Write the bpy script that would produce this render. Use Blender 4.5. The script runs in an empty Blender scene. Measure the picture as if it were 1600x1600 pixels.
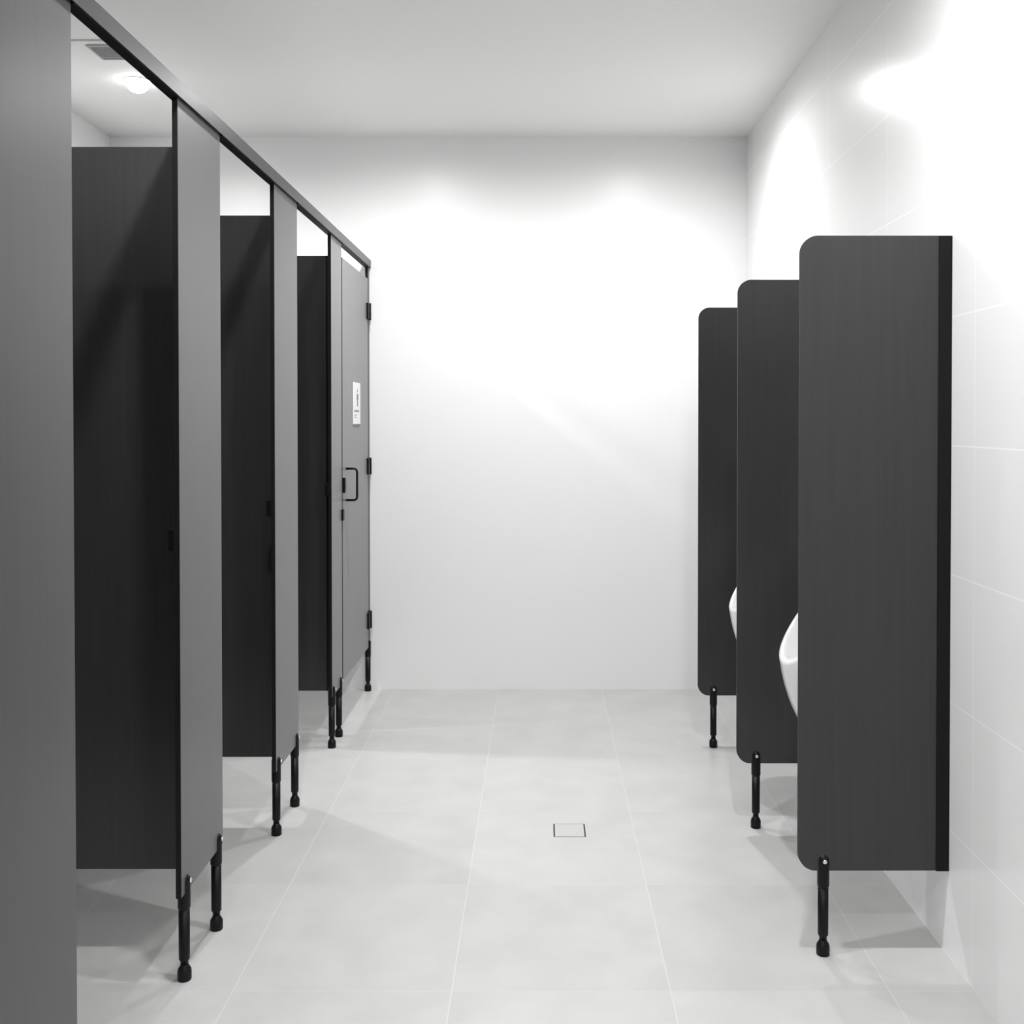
import bpy, bmesh, math, random
from mathutils import Vector, Matrix
random.seed(4)
S = bpy.context.scene
COL = S.collection
PI = math.pi

# ------------------------------------------------------------------ materials
def new_mat(name):
    m = bpy.data.materials.new(name); m.use_nodes = True
    nt = m.node_tree
    return m, nt, nt.nodes['Principled BSDF']

def simple(name, col, rough=0.5, metal=0.0, spec=0.5, noise=0.0, nscale=30.0, stretch=(1, 1, 1)):
    m, nt, b = new_mat(name)
    b.inputs['Base Color'].default_value = (*col, 1)
    b.inputs['Roughness'].default_value = rough
    b.inputs['Metallic'].default_value = metal
    b.inputs['Specular IOR Level'].default_value = spec
    if noise > 0:
        tc = nt.nodes.new('ShaderNodeTexCoord')
        mp = nt.nodes.new('ShaderNodeMapping'); mp.inputs['Scale'].default_value = stretch
        nz = nt.nodes.new('ShaderNodeTexNoise'); nz.inputs['Scale'].default_value = nscale
        nz.inputs['Detail'].default_value = 5
        mr = nt.nodes.new('ShaderNodeMapRange')
        mr.inputs['From Min'].default_value = 0.3; mr.inputs['From Max'].default_value = 0.7
        mr.inputs['To Min'].default_value = 1 - noise; mr.inputs['To Max'].default_value = 1 + noise
        mx = nt.nodes.new('ShaderNodeVectorMath'); mx.operation = 'SCALE'
        mx.inputs[0].default_value = col
        L = nt.links
        L.new(tc.outputs['Object'], mp.inputs['Vector']); L.new(mp.outputs[0], nz.inputs['Vector'])
        L.new(nz.outputs['Fac'], mr.inputs['Value']); L.new(mr.outputs[0], mx.inputs['Scale'])
        L.new(mx.outputs[0], b.inputs['Base Color'])
    return m

def tiled(name, col, grout, rough, axes, origin, size, gw, noise, nscale, tilevar=0.0, grout_mix=(1.0, 1.0), spec=0.5):
    """Tiles laid on a grid, counted along two axes of the object's own coordinates, joints gw wide."""
    m, nt, b = new_mat(name)
    N, L = nt.nodes, nt.links
    tc = N.new('ShaderNodeTexCoord'); sp = N.new('ShaderNodeSeparateXYZ')
    L.new(tc.outputs['Object'], sp.inputs[0])
    def mth(op, a, c=None):
        n = N.new('ShaderNodeMath'); n.operation = op
        for i, v in enumerate((a, c)):
            if v is None: continue
            if isinstance(v, (int, float)): n.inputs[i].default_value = v
            else: L.new(v, n.inputs[i])
        return n.outputs[0]
    lines, cells = [], []
    for ax, o, s, gm in zip(axes, origin, size, grout_mix):
        q = mth('DIVIDE', mth('SUBTRACT', sp.outputs['XYZ'.index(ax)], o), s)
        fr = mth('FRACT', q)
        d = mth('MULTIPLY', mth('MINIMUM', fr, mth('SUBTRACT', 1.0, fr)), s)
        ln = mth('MULTIPLY', mth('LESS_THAN', d, gw / 2), gm)
        lines.append(ln); cells.append(mth('FLOOR', q))
    line = mth('MAXIMUM', lines[0], lines[1])
    cb = N.new('ShaderNodeCombineXYZ'); L.new(cells[0], cb.inputs[0]); L.new(cells[1], cb.inputs[1])
    wn = N.new('ShaderNodeTexWhiteNoise'); wn.noise_dimensions = '3D'; L.new(cb.outputs[0], wn.inputs['Vector'])
    ad = N.new('ShaderNodeVectorMath'); ad.operation = 'ADD'
    sc = N.new('ShaderNodeVectorMath'); sc.operation = 'SCALE'; sc.inputs['Scale'].default_value = 7.0
    L.new(wn.outputs['Color'], sc.inputs[0]); L.new(tc.outputs['Object'], ad.inputs[0]); L.new(sc.outputs[0], ad.inputs[1])
    nz = N.new('ShaderNodeTexNoise'); nz.inputs['Scale'].default_value = nscale; nz.inputs['Detail'].default_value = 6
    L.new(ad.outputs[0], nz.inputs['Vector'])
    v = mth('ADD', mth('MULTIPLY', mth('SUBTRACT', nz.outputs['Fac'], 0.5), noise * 2),
            mth('MULTIPLY', mth('SUBTRACT', wn.outputs['Value'], 0.5), tilevar * 2))
    k = mth('ADD', v, 1.0)
    mx = N.new('ShaderNodeVectorMath'); mx.operation = 'SCALE'; mx.inputs[0].default_value = col
    L.new(k, mx.inputs['Scale'])
    mix = N.new('ShaderNodeMix'); mix.data_type = 'RGBA'
    L.new(line, mix.inputs['Factor']); L.new(mx.outputs[0], mix.inputs['A'])
    mix.inputs['B'].default_value = (*grout, 1)
    L.new(mix.outputs['Result'], b.inputs['Base Color'])
    b.inputs['Roughness'].default_value = rough
    b.inputs['Specular IOR Level'].default_value = spec
    return m

M = {}
M['laminate'] = simple('charcoal_laminate', (0.032, 0.032, 0.0335), 0.36, 0, 0.42, 0.09, 6.0, (14, 14, 0.5))
_b = M['laminate'].node_tree.nodes['Principled BSDF']
_b.inputs['Sheen Weight'].default_value = 0.22; _b.inputs['Sheen Roughness'].default_value = 0.35
M['core'] = simple('black_core_edge', (0.007, 0.007, 0.008), 0.5, 0, 0.2)
M['black'] = simple('black_nylon', (0.005, 0.005, 0.0055), 0.35, 0, 0.2)
M['rail'] = simple('dark_anodised_aluminium', (0.026, 0.0265, 0.028), 0.34, 0.0, 0.5)
M['rail_in'] = simple('black_rail_channel', (0.006, 0.006, 0.006), 0.5, 0, 0.2)
M['steel'] = simple('bright_steel', (0.75, 0.75, 0.75), 0.18, 1.0)
M['china'] = simple('white_china', (0.80, 0.80, 0.80), 0.10)
M['wall'] = simple('white_wall_paint', (0.85, 0.85, 0.85), 0.32, 0, 0.3)
M['ceil'] = simple('white_ceiling_paint', (0.87, 0.87, 0.86), 0.75, 0, 0.3)
M['walltile'] = tiled('white_wall_tile', (0.83, 0.83, 0.83), (0.94, 0.94, 0.94), 0.26, 'YZ', (2.333, 0.0), (0.60, 0.3095), 0.0036, 0.004, 2.0, 0.004, (0.7, 0.9), 0.3)
M['floor'] = tiled('grey_floor_tile', (0.485, 0.485, 0.481), (0.555, 0.555, 0.551), 0.34, 'XY', (-0.700, 4.450), (0.4985, 0.535), 0.0030, 0.12, 7.0, 0.03, (1.0, 0.35))
M['insert'] = simple('drain_tile_insert', (0.475, 0.475, 0.47), 0.4)
M['slot'] = simple('drain_gap', (0.015, 0.014, 0.014), 0.6)
M['drainsteel'] = simple('drain_frame_steel', (0.30, 0.29, 0.28), 0.4, 0.8)
M['vent'] = simple('grey_vent', (0.46, 0.46, 0.46), 0.7)
M['ceil_strip'] = simple('grey_ceiling_strip', (0.6, 0.6, 0.6), 0.8)
M['trimwhite'] = simple('white_trim', (0.8, 0.8, 0.8), 0.5)
M['sign'] = simple('sign_plate', (0.74, 0.75, 0.75), 0.35)
M['ink'] = simple('sign_grey_ink', (0.20, 0.20, 0.20), 0.5)
m, nt, b = new_mat('lamp_lens')
b.inputs['Base Color'].default_value = (0.9, 0.9, 0.9, 1)
b.inputs['Emission Color'].default_value = (1, 0.99, 0.97, 1)
b.inputs['Emission Strength'].default_value = 10
M['lens'] = m

# ------------------------------------------------------------------ mesh helpers
def link(name, bm, mats, parent=None, smooth=False, label=None):
    me = bpy.data.meshes.new(name)
    bmesh.ops.recalc_face_normals(bm, faces=bm.faces[:])
    bm.to_mesh(me); bm.free()
    for mm in (mats if isinstance(mats, (list, tuple)) else [mats]):
        me.materials.append(mm)
    if smooth:
        for p in me.polygons: p.use_smooth = True
    o = bpy.data.objects.new(name, me); COL.objects.link(o)
    if parent: o.parent = parent
    if label: o['label'] = label
    return o

def box(bm, x0, x1, y0, y1, z0, z1, bev=0.0, mat=0):
    r = bmesh.ops.create_cube(bm, size=1)
    vs = r['verts']
    for v in vs:
        v.co = Vector(((x0 + x1) / 2 + v.co.x * (x1 - x0), (y0 + y1) / 2 + v.co.y * (y1 - y0), (z0 + z1) / 2 + v.co.z * (z1 - z0)))
    fs = list({f for v in vs for f in v.link_faces})
    for f in fs: f.material_index = mat
    if bev > 0:
        es = list({e for v in vs for e in v.link_edges})
        bmesh.ops.bevel(bm, geom=es, offset=bev, segments=2, profile=0.5, affect='EDGES', material=mat)
    return bm

def lathe(bm, prof, seg=28, M4=None):
    """prof: (radius, height) pairs from the bottom up, turned about z; closed at both ends."""
    rings = []
    for r, z in prof:
        ring = []
        for i in range(seg):
            a = 2 * PI * i / seg
            ring.append(bm.verts.new((r * math.cos(a), r * math.sin(a), z)))
        rings.append(ring)
    for a, c in zip(rings, rings[1:]):
        for i in range(seg):
            j = (i + 1) % seg
            bm.faces.new((a[i], a[j], c[j], c[i])).smooth = True
    bm.faces.new(rings[0][::-1]); bm.faces.new(rings[-1])
    if M4 is not None:
        bmesh.ops.transform(bm, matrix=M4, verts=[v for rg in rings for v in rg])
    return bm

def tube(bm, pts, r, seg=12):
    pts = [Vector(p) for p in pts]
    rings = []; up = None
    for i, p in enumerate(pts):
        t = (pts[min(i + 1, len(pts) - 1)] - pts[max(i - 1, 0)]).normalized()
        if up is None:
            up = Vector((0, 1, 0)) if abs(t.y) < 0.9 else Vector((0, 0, 1))
        n = (up - t * up.dot(t)).normalized(); up = n; bb = t.cross(n)
        rings.append([bm.verts.new(p + r * (math.cos(2 * PI * k / seg) * n + math.sin(2 * PI * k / seg) * bb)) for k in range(seg)])
    for a, c in zip(rings, rings[1:]):
        for i in range(seg):
            bm.faces.new((a[i], a[(i + 1) % seg], c[(i + 1) % seg], c[i])).smooth = True
    bm.faces.new(rings[0][::-1]); bm.faces.new(rings[-1])
    return bm

def prism(bm, outline, depth_vec, face_mat=0, side_mat=0, bev=0.0):
    """Flat outline (3D points in one plane) pushed along depth_vec."""
    d = Vector(depth_vec)
    a = [bm.verts.new(p) for p in outline]
    c = [bm.verts.new(Vector(p) + d) for p in outline]
    f1 = bm.faces.new(a); f2 = bm.faces.new(c[::-1])
    f1.material_index = f2.material_index = face_mat
    n = len(a)
    for i in range(n):
        f = bm.faces.new((a[i], c[i], c[(i + 1) % n], a[(i + 1) % n])); f.material_index = side_mat
    if bev > 0:
        es = list(set(f1.edges) | set(f2.edges))
        bmesh.ops.bevel(bm, geom=es, offset=bev, segments=1, affect='EDGES', material=side_mat)
    return bm

def thing(name, label, cat, loc=(0, 0, 0), group=None):
    o = bpy.data.objects.new(name, None); COL.objects.link(o)
    o.empty_display_size = 0.1
    o.location = loc; o['label'] = label; o['category'] = cat
    if group: o['group'] = group
    return o
def tag(o, label, cat, group=None):
    o['label'] = label; o['category'] = cat
    if group: o['group'] = group
    return o
def struct(name, bm, mats):
    o = link(name, bm, mats); o['kind'] = 'structure'; return o
def kids(o): return [c for c in bpy.data.objects if c.parent == o]
def copy_tree(o, parent=None):
    c = o.copy(); COL.objects.link(c)
    if parent: c.parent = parent
    for k in kids(o): copy_tree(k, c)
    return c

# ------------------------------------------------------------------ room
XL, XR, YF, YB, ZC = -2.06, 0.99, -4.0, 4.925, 2.655
T = 0.10
struct('floor', box(bmesh.new(), XL - T, XR + T, YF - T, YB + T, -T, 0), M['floor'])
struct('ceiling', box(bmesh.new(), XL - T, XR + T, YF - T, YB + T, ZC, ZC + T), M['ceil'])
struct('wall_back', box(bmesh.new(), XL - T, XR + T, YB, YB + T, 0, ZC), M['wall'])
struct('wall_front', box(bmesh.new(), XL - T, XR + T, YF - T, YF, 0, ZC), M['wall'])
struct('wall_left', box(bmesh.new(), XL - T, XL, YF, YB, 0, ZC), M['wall'])
struct('wall_right', box(bmesh.new(), XR, XR + T, YF, YB, 0, ZC), M['walltile'])
struct('trim_1', box(bmesh.new(), XL, -1.50, 3.668, 3.676, ZC - 0.004, ZC), M['ceil_strip'])  # thin grey strip across part of the ceiling

# ------------------------------------------------------------------ adjustable legs
def leg_parts(parent, x, y, across='X', z_top=0.245, side=1):
    """A round leg with a domed, slotted saddle that grips the board's lower edge, on a flared foot.
    The saddle's bolt faces 'side' along the axis across the board."""
    W = Matrix.Translation((x, y, 0))
    bm = bmesh.new()
    lathe(bm, [(0.0092, 0.036), (0.0092, 0.045), (0.0118, 0.0475), (0.0127, 0.050), (0.0127, 0.168)], 28, W)
    leg = link('leg', bm, M['black'], parent)
    # saddle: collar and domed cap, slotted over the board's lower edge
    bm = bmesh.new(); rc = 0.0146; zd = z_top - rc
    lathe(bm, [(0.0131, 0.166), (rc - 0.0004, 0.169), (rc, 0.171), (rc, zd)] + [(rc * math.cos(PI / 2 * k / 8), zd + rc * math.sin(PI / 2 * k / 8)) for k in range(1, 8)] + [(0.0008, z_top)], 28, W)
    link('saddle', bm, M['black'], leg)
    bm = bmesh.new()
    lathe(bm, [(0.0153, 0.0), (0.0161, 0.002), (0.0161, 0.019), (0.0153, 0.0245), (0.0128, 0.0295), (0.0100, 0.033), (0.0090, 0.037)], 28, W)
    link('foot', bm, M['black'], leg)
    bm = bmesh.new()
    R = Matrix.Rotation(PI / 2 * side, 4, 'Y') if across == 'X' else Matrix.Rotation(-PI / 2 * side, 4, 'X')
    if across == 'X': P = Matrix.Translation((x + side * 0.0142, y, z_top - 0.0150))
    else: P = Matrix.Translation((x, y + side * 0.0142, z_top - 0.0150))
    lathe(bm, [(0.0056, 0.0), (0.0056, 0.0016), (0.0044, 0.0034), (0.0016, 0.0042)], 14, P @ R)
    link('bolt', bm, M['steel'], leg, label='bright steel bolt')
    return leg

# ------------------------------------------------------------------ cubicle front
XF, TB = -0.820, 0.013            # corridor face of the boards, board thickness
XI = XF - TB; XM = XF - TB / 2
ZB, ZT = 0.205, 2.036
def pilaster(y0, y1, legs, label, keeper=True):
    t = thing('cubicle_pilaster', label, 'partition', (0, 0, 0), 'pilasters of the cubicle front')
    bm = bmesh.new()
    prism(bm, [(XF, y0, ZB), (XF, y1, ZB), (XF, y1, ZT), (XF, y0, ZT)], (-TB, 0, 0), 0, 1, 0.0012)
    link('board', bm, [M['laminate'], M['core']], t)
    for y in legs: leg_parts(t, XM, y, 'X', 0.247, 1)
    if keeper:
        bm = bmesh.new(); box(bm, XI - 0.015, XI, y0 + 0.002, y0 + 0.026, 1.000, 1.050, 0.0015)
        link('latch_keeper', bm, M['black'], t, label='black latch keeper')
    return t
pilaster(1.20, 1.800, (1.30, 1.70), 'widest and nearest charcoal cubicle front panel, cut off by the picture edge', False)
pilaster(2.325, 2.632, (2.362, 2.597), 'charcoal cubicle front panel second from the camera, on two black legs')
pilaster(3.164, 3.462, (3.192, 3.432), 'charcoal cubicle front panel third from the camera, on two black legs')
pl4 = pilaster(4.022, 4.232, (4.046, 4.188), 'narrowest charcoal cubicle front panel, beside the closed door')

# headrail: inverted channel over the boards
r = thing('headrail', 'long dark aluminium headrail running along the cubicle tops to the back wall', 'rail')
z0, z1 = 2.029, 2.068
bm = bmesh.new()
xo, xi = XF + 0.008, XF - 0.021
prof = [(xo, z0), (xo, z1 - 0.003), (xo - 0.003, z1), (xi + 0.003, z1), (xi, z1 - 0.003), (xi, z0), (xi + 0.003, z0), (xi + 0.003, z1 - 0.004), (xo - 0.003, z1 - 0.004), (xo - 0.003, z0)]
prism(bm, [(x, 1.20, z) for x, z in prof], (0, YB - 1.20, 0))
link('channel', bm, M['rail'], r)
for ya, yb in ((1.801, 2.324), (2.633, 3.163), (3.463, 4.021), (4.233, 4.880)):
    bm = bmesh.new(); box(bm, xi + 0.003, xo - 0.003, ya, yb, z0 - 0.0015, z0 + 0.006)
    link('infill_strip', bm, M['rail_in'], r, label='black infill strip')

# end post at the back wall, carries the door
t = thing('wall_post', 'slim dark post fixed against the white back wall at the door hinges', 'post')
bm = bmesh.new(); prism(bm, [(XF, 4.884, ZB), (XF, YB, ZB), (XF, YB, ZT), (XF, 4.884, ZT)], (-TB, 0, 0), 0, 1, 0.001)
link('board', bm, [M['rail'], M['core']], t)
leg_parts(t, XM, 4.897, 'X', 0.247, 1)

# closed door
d = thing('cubicle_door', 'closed grey cubicle door with white sign and black D handle, beside back wall', 'door')
DY0, DY1, DZ0, DZ1 = 4.246, 4.879, 0.212, 1.972
bm = bmesh.new(); prism(bm, [(XF, DY0, DZ0), (XF, DY1, DZ0), (XF, DY1, DZ1), (XF, DY0, DZ1)], (-TB, 0, 0), 0, 1, 0.0012)
link('leaf', bm, [M['laminate'], M['core']], d)
for zc in (1.815, 1.080, 0.346):
    bm = bmesh.new(); box(bm, XF, XF + 0.010, 4.838, 4.882, zc - 0.038, zc + 0.038, 0.002)
    hg = link('hinge', bm, M['black'], d)
    bm = bmesh.new(); lathe(bm, [(0.0070, zc - 0.040), (0.0075, zc - 0.038), (0.0075, zc + 0.038), (0.0070, zc + 0.040)], 18, Matrix.Translation((XF + 0.0085, 4.8815, 0)))
    box(bm, XF, XF + 0.010, 4.882, 4.918, zc - 0.038, zc + 0.038, 0.002)
    link('hinge_knuckle', bm, M['black'], hg)
# D handle
hy = 4.322; hz0, hz1, hx = 0.961, 1.094, XF + 0.047
pts = [(XF, hy, hz1)]
rr = 0.014
pts += [(hx - rr, hy, hz1)] + [(hx - rr + rr * math.sin(a), hy, hz1 - rr + rr * math.cos(a)) for a in [PI / 2 * k / 6 for k in range(1, 7)]]
pts += [(hx - rr + rr * math.cos(a), hy, hz0 + rr - rr * math.sin(a)) for a in [PI / 2 * k / 6 for k in range(0, 7)]] + [(XF, hy, hz0)]
bm = bmesh.new(); tube(bm, pts, 0.0048)
link('handle', bm, M['black'], d, label='black D-shaped pull handle')
# lock with turn knob
RY = Matrix.Rotation(PI / 2, 4, 'Y')
bm = bmesh.new(); prism(bm, [(XF, 4.2475 + 0.031 * math.sin(PI * k / 20), 1.028 - 0.032 * math.cos(PI * k / 20)) for k in range(21)], (0.010, 0, 0), 0, 0, 0.002)
link('lock', bm, M['black'], d, label='half-round black lock')
bm = bmesh.new(); box(bm, XF, XF + 0.009, 4.216, 4.2450, 0.884, 0.930, 0.002)
link('latch_keeper', bm, M['black'], pl4, label='black latch keeper')
bm = bmesh.new(); box(bm, XF, XF + 0.007, 4.2465, 4.258, 0.890, 0.924, 0.002)
link('latch', bm, M['black'], d, label='small black latch')
# sign: plate, standing figure, line of lettering, small raised mark
sy0, sy1, sz0, sz1 = 4.476, 4.655, 1.281, 1.466
bm = bmesh.new(); prism(bm, [(XF, sy0, sz0), (XF, sy1, sz0), (XF, sy1, sz1), (XF, sy0, sz1)], (0.003, 0, 0), 0, 0, 0.0008)
sg = link('sign', bm, M['sign'], d, label='white sign with a grey standing figure')
xs = XF + 0.003
def flat(bm, pts): prism(bm, [(xs, y, z) for y, z in pts], (0.0006, 0, 0))
bm = bmesh.new(); yc = 4.580
flat(bm, [(yc + 0.0075 * math.cos(2 * PI * k / 20), 1.4295 + 0.0075 * math.sin(2 * PI * k / 20)) for k in range(20)])
flat(bm, [(yc - 0.019, 1.416), (yc + 0.019, 1.416), (yc + 0.019, 1.390), (yc + 0.013, 1.390), (yc + 0.012, 1.408), (yc + 0.011, 1.408), (yc + 0.011, 1.360), (yc + 0.002, 1.360), (yc + 0.002, 1.386), (yc - 0.002, 1.386), (yc - 0.002, 1.360), (yc - 0.011, 1.360), (yc - 0.011, 1.408), (yc - 0.012, 1.408), (yc - 0.013, 1.390), (yc - 0.019, 1.390)])
link('pictogram', bm, M['ink'], sg)
bm = bmesh.new()
yy = sy0 + 0.026
for k, w in enumerate((0.010, 0.008, 0.011, 0.009, 0.008, 0.011, 0.009, 0.010)):
    flat(bm, [(yy, 1.3345), (yy + w, 1.3345), (yy + w, 1.3435), (yy, 1.3435)]); yy += w + 0.0055
for i in range(3):
    for j in range(2):
        cy, cz = sy0 + 0.036 + 0.016 * i, 1.311 + 0.010 * j
        flat(bm, [(cy + 0.0038 * math.cos(2 * PI * k / 10), cz + 0.0038 * math.sin(2 * PI * k / 10)) for k in range(10)])
link('lettering', bm, M['ink'], sg)

# walls between the cubicles
def dividing_panel(y, label):
    t = thing('cubicle_dividing_panel', label, 'partition', (0, 0, 0), 'dividing walls of the cubicles')
    bm = bmesh.new()
    prism(bm, [(XL + 0.004, y - TB / 2, 0.208), (XI - 0.002, y - TB / 2, 0.208), (XI - 0.002, y - TB / 2, 1.957), (XL + 0.004, y - TB / 2, 1.957)], (0, TB, 0), 0, 1, 0.0012)
    link('board', bm, [M['laminate'], M['core']], t)
    bm = bmesh.new()
    for sgn in (-1, 1):
        ya, yb = sorted((y + sgn * (TB / 2 + 0.0005), y + sgn * (TB / 2 + 0.003)))
        box(bm, XI - 0.026, XI - 0.0012, ya, yb, 0.208, 1.957)
    link('front_channel', bm, M['black'], t, label='black edge channel')
    bm = bmesh.new()
    for sgn in (-1, 1):
        ya, yb = sorted((y + sgn * (TB / 2 + 0.0005), y + sgn * (TB / 2 + 0.003)))
        box(bm, XL, XL + 0.024, ya, yb, 0.208, 1.957)
    link('wall_channel', bm, M['black'], t, label='black edge channel')
    return t
dividing_panel(1.650, 'hidden dark dividing wall standing behind the widest cubicle front panel')
dividing_panel(2.480, 'widest visible dark dividing wall, inside the cubicle opening nearest the camera')
dividing_panel(3.308, 'dark dividing wall inside the middle of the three open cubicle doorways')
dividing_panel(4.118, 'narrowest visible dark dividing wall, in the open doorway nearest the closed door')

# ------------------------------------------------------------------ urinal screens
def screen(y, label):
    t = thing('urinal_screen', label, 'partition', (0, 0, 0), 'charcoal screens between the urinals')
    x0, x1, z0, z1, R = 0.626, 0.985, 0.207, 1.743, 0.042
    out = []
    for k in range(13):
        a = PI / 2 * k / 12; out.append((x0 + R - R * math.sin(a), y - TB / 2, z0 + R - R * math.cos(a)))
    for k in range(13):
        a = PI / 2 * k / 12; out.append((x0 + R - R * math.cos(a), y - TB / 2, z1 - R + R * math.sin(a)))
    out += [(x1, y - TB / 2, z1), (x1, y - TB / 2, z0)]
    bm = bmesh.new(); prism(bm, out, (0, TB, 0), 0, 1, 0.0012)
    link('board', bm, [M['laminate'], M['core']], t)
    bm = bmesh.new()
    for sgn in (-1, 1):
        ya, yb = sorted((y + sgn * (TB / 2 + 0.0003), y + sgn * (TB / 2 + 0.0033)))
        box(bm, 0.959, XR, ya, yb, z0, z1 - 0.001)
    link('wall_channel', bm, M['black'], t, label='black wall channel')
    leg_parts(t, 0.688, y, 'Y', 0.247, -1)
    return t
screen(2.474, 'tall charcoal urinal screen nearest the camera, on one black leg')
screen(3.250, 'middle charcoal urinal screen, between the two white urinals')
screen(4.052, 'charcoal urinal screen furthest from the camera, nearest the back wall')

# ------------------------------------------------------------------ urinals
def urinal_mesh():
    """Wall-hung bowl: a teardrop rim leaning back to the wall, a body swept down and back, a hollow basin."""
    bm = bmesh.new()
    n = 64
    nose = Vector((0.682, 0, 0.648)); top = Vector((0.950, 0, 0.965))
    def rim(t, w): return nose.lerp(top, t) + Vector((0, w, 0))
    def loop(inset):
        L = []
        for k in range(n):
            a = 2 * PI * k / n                       # a = 0 at the nose
            t = (1 - math.cos(a)) / 2
            sa = math.sin(a); w = 0.165 * math.copysign(abs(sa) ** 0.88, sa)
            ti = inset * 1.0 + t * (1 - 2 * inset)
            p = rim(ti, w * (1 - 2.0 * inset))
            # gently bowed rim seen from the side
            p.x -= 0.010 * math.sin(PI * ti)
            L.append(p)
        return L
    rows = []
    outer = loop(0.0)
    # outer skin: from the wall outline forward to the rim
    base = []
    for k in range(n):
        a = 2 * PI * k / n
        base.append(Vector((0.9915, 0.135 * math.sin(a), 0.678 - 0.333 * math.cos(a))))
    for s in range(0, 17):
        q = 1 - s / 16
        row = []
        for k in range(n):
            a = 2 * PI * k / n; t = (1 - math.cos(a)) / 2
            P, B = outer[k], base[k]
            C = P + Vector((min(0.036 + 0.05 * t, (0.988 - P.x) * 0.6), 0.0, -0.29 * (1 - t) ** 1.3))
            row.append(P * (1 - q) ** 2 + C * 2 * q * (1 - q) + B * q * q)
        rows.append(row)
    nrm = Vector((-0.76, 0, 0.65)).normalized()
    for ins, push in ((0.010, 0.004), (0.030, 0.005), (0.052, 0.0045), (0.058, 0.000), (0.061, -0.012)):
        rows.append([p + nrm * push for p in loop(ins)])
    cen = nose.lerp(top, 0.42)
    lip = loop(0.061)
    for s in range(1, 9):
        q = s / 8
        row = []
        for p in lip:
            f = max(math.cos(q * PI / 2 * 0.96), 0.0) ** 0.6
            c = cen + Vector((0.0, 0, -0.02 * q))
            v = c + (p - c) * f - nrm * (0.012 + 0.20 * math.sin(q * PI / 2))
            v.x = min(v.x, 0.968 + 0.004 * q)         # the back of the basin runs up along the wall side
            row.append(v)
        rows.append(row)
    V = [[bm.verts.new(p) for p in row] for row in rows]
    for a, c in zip(V, V[1:]):
        for i in range(n):
            bm.faces.new((a[i], a[(i + 1) % n], c[(i + 1) % n], c[i])).smooth = True
    bm.faces.new(V[-1]).smooth = True
    bm.faces.new(V[0][::-1])
    return bm
u = link('urinal', urinal_mesh(), M['china'])
tag(u, 'white wall-hung urinal showing more, between the nearest and middle charcoal screens', 'urinal', 'white urinals on the tiled wall')
u.location = (0, 2.880, -0.036)
u2 = u.copy(); COL.objects.link(u2); u2.location = (0, 3.660, -0.036)
u2['label'] = 'white wall-hung urinal showing only a sliver, between the middle and furthest screens'

# ------------------------------------------------------------------ floor drain
dr = thing('floor_drain', 'small square floor drain with dark slots in the grey tiles', 'drain', (0.0925, 3.224, 0))
hw = 0.051
bm = bmesh.new()
for x0_, x1_, y0_, y1_ in ((-hw, hw, -hw, -hw + 0.0022), (-hw, hw, hw - 0.0022, hw), (-hw, -hw + 0.0012, -hw + 0.0022, hw - 0.0022), (hw - 0.0012, hw, -hw + 0.0022, hw - 0.0022)):
    box(bm, x0_, x1_, y0_, y1_, 0.0, 0.0012)
link('frame', bm, M['drainsteel'], dr, label='thin steel frame')
bm = bmesh.new()
box(bm, -hw + 0.0012, -hw + 0.0052, -hw + 0.0022, hw - 0.0022, 0, 0.0007)
link('slot', bm, M['slot'], dr)
bm = bmesh.new()
box(bm, hw - 0.0052, hw - 0.0012, -hw + 0.0022, hw - 0.0022, 0, 0.0007)
link('slot', bm, M['slot'], dr)
bm = bmesh.new(); box(bm, -hw + 0.0052, hw - 0.0052, -hw + 0.0022, hw - 0.0022, 0, 0.0010)
link('tile_insert', bm, M['insert'], dr)

# ------------------------------------------------------------------ ceiling vent and downlight
v = thing('ceiling_vent', 'grey exhaust vent flush in the ceiling above the cubicles', 'vent', (-1.567, 3.787, ZC))
bm = bmesh.new()
for a_, b_, c_, d_ in ((-0.074, 0.074, -0.073, -0.065), (-0.074, 0.074, 0.065, 0.073), (-0.074, -0.066, -0.065, 0.065), (0.066, 0.074, -0.065, 0.065)):
    box(bm, a_, b_, c_, d_, -0.006, 0)
link('frame', bm, M['vent'], v)
bm = bmesh.new()
for k in range(9):
    y = -0.056 + 0.014 * k
    prism(bm, [(-0.066, y - 0.0065, -0.0045), (-0.066, y + 0.0065, -0.002), (-0.066, y + 0.0065, -0.003), (-0.066, y - 0.0065, -0.0055)], (0.132, 0, 0))
link('louvre', bm, M['vent'], v)

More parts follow.
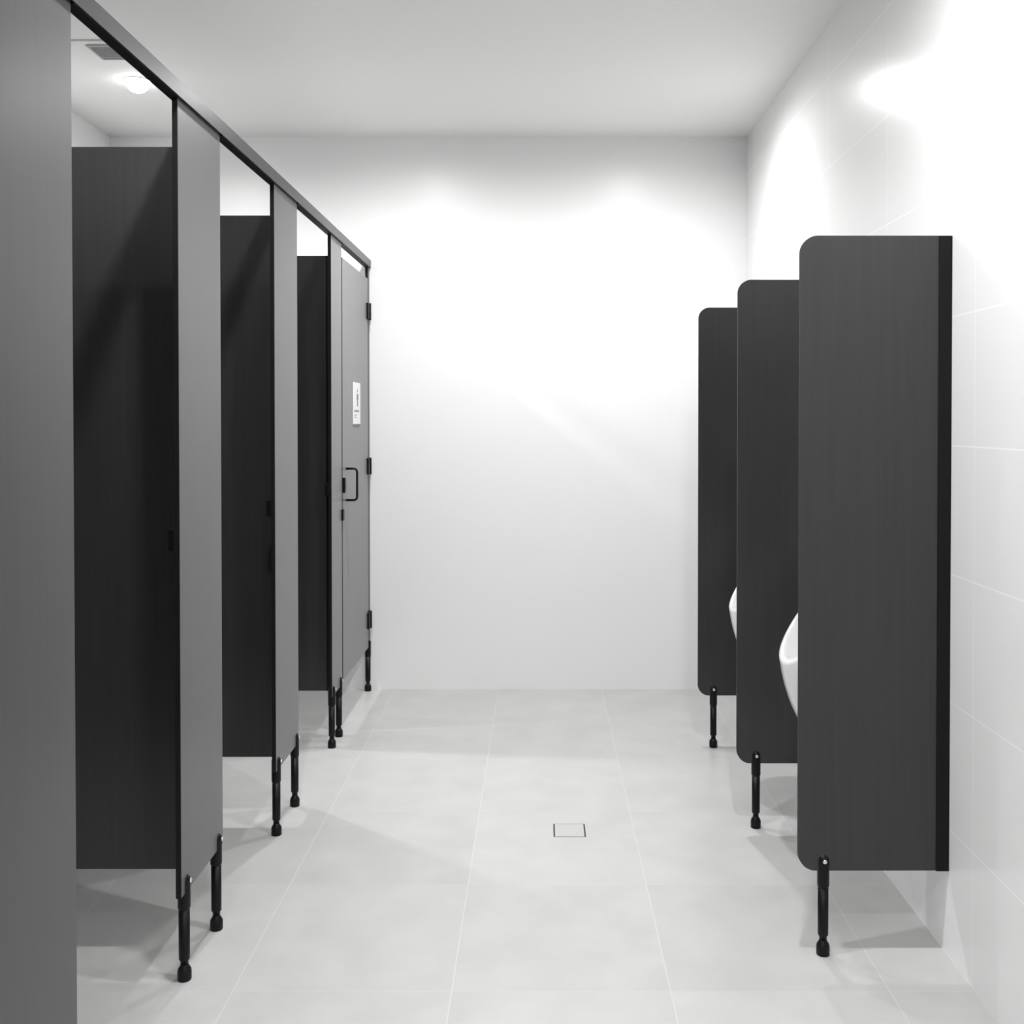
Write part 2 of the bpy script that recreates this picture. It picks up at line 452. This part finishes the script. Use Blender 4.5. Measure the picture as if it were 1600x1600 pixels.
dl = thing('downlight', 'bright round recessed downlight in the ceiling above the cubicles', 'light', (-1.609, 4.112, ZC))
bm = bmesh.new()
n = 40; ringp = [(0.048, -0.0005), (0.049, -0.003), (0.053, -0.0035), (0.056, -0.002), (0.056, 0.0)]
V = [[bm.verts.new((r_ * math.cos(2 * PI * k / n), r_ * math.sin(2 * PI * k / n), z_)) for k in range(n)] for r_, z_ in ringp]
for a, c in zip(V, V[1:]):
    for i in range(n): bm.faces.new((a[i], a[(i + 1) % n], c[(i + 1) % n], c[i])).smooth = True
link('trim_ring', bm, M['trimwhite'], dl)
bm = bmesh.new(); lathe(bm, [(0.003, -0.048)] + [(0.0475 * math.sin(PI / 2 * k / 10), -0.0005 - 0.0475 * math.cos(PI / 2 * k / 10)) for k in range(1, 11)], 40)  # domed downward, its bulge stands in for the glare around the lamp
link('lens', bm, M['lens'], dl, label='glowing lens')

# ------------------------------------------------------------------ light: three rows of ceiling downlights, plus an added fill pair behind the camera
POWER = {4.112: 14.0, 2.05: 16.5, 0.0: 10.5, -2.05: 7.0}
for x, y in ((-1.609, 4.112), (-1.609, 0.0), (-0.57, 4.112), (0.465, 4.112), (-0.57, 2.05), (0.465, 2.05), (-0.57, 0.0), (0.465, 0.0), (-0.57, -2.05), (0.465, -2.05)):
    if True:
        ld = bpy.data.lights.new('downlight_or_fill', 'SPOT')
        ld.spot_size = math.radians(176); ld.spot_blend = 1.0; ld.shadow_soft_size = 0.035
        ld.energy = 4 * POWER[y]; ld.color = (1.0, 1.0, 1.0)
        lo = bpy.data.objects.new('downlight_or_fill', ld); COL.objects.link(lo)
        lo.location = (x, y, ZC - (0.056 if x < -1 and y > 1 else 0.012))

w = bpy.data.worlds.new('World'); S.world = w; w.use_nodes = True
w.node_tree.nodes['Background'].inputs['Color'].default_value = (0, 0, 0, 1)

# ------------------------------------------------------------------ camera
cd = bpy.data.cameras.new('Camera'); cam = bpy.data.objects.new('Camera', cd); COL.objects.link(cam)
cd.sensor_width = 36; cd.lens = 36.0; cd.clip_start = 0.02
cd.shift_x = -44 / 1600; cd.shift_y = -121.66 / 1600
cam.location = (0, 0, 1.3); cam.rotation_euler = (PI / 2 - math.radians(0.8), 0, 0)
S.camera = cam
S.view_settings.view_transform = 'Standard'; S.view_settings.look = 'None'
S.view_settings.exposure = 0.47; S.view_settings.gamma = 1.0
S.view_settings.use_curve_mapping = False
S.cycles.max_bounces = 12; S.cycles.diffuse_bounces = 8
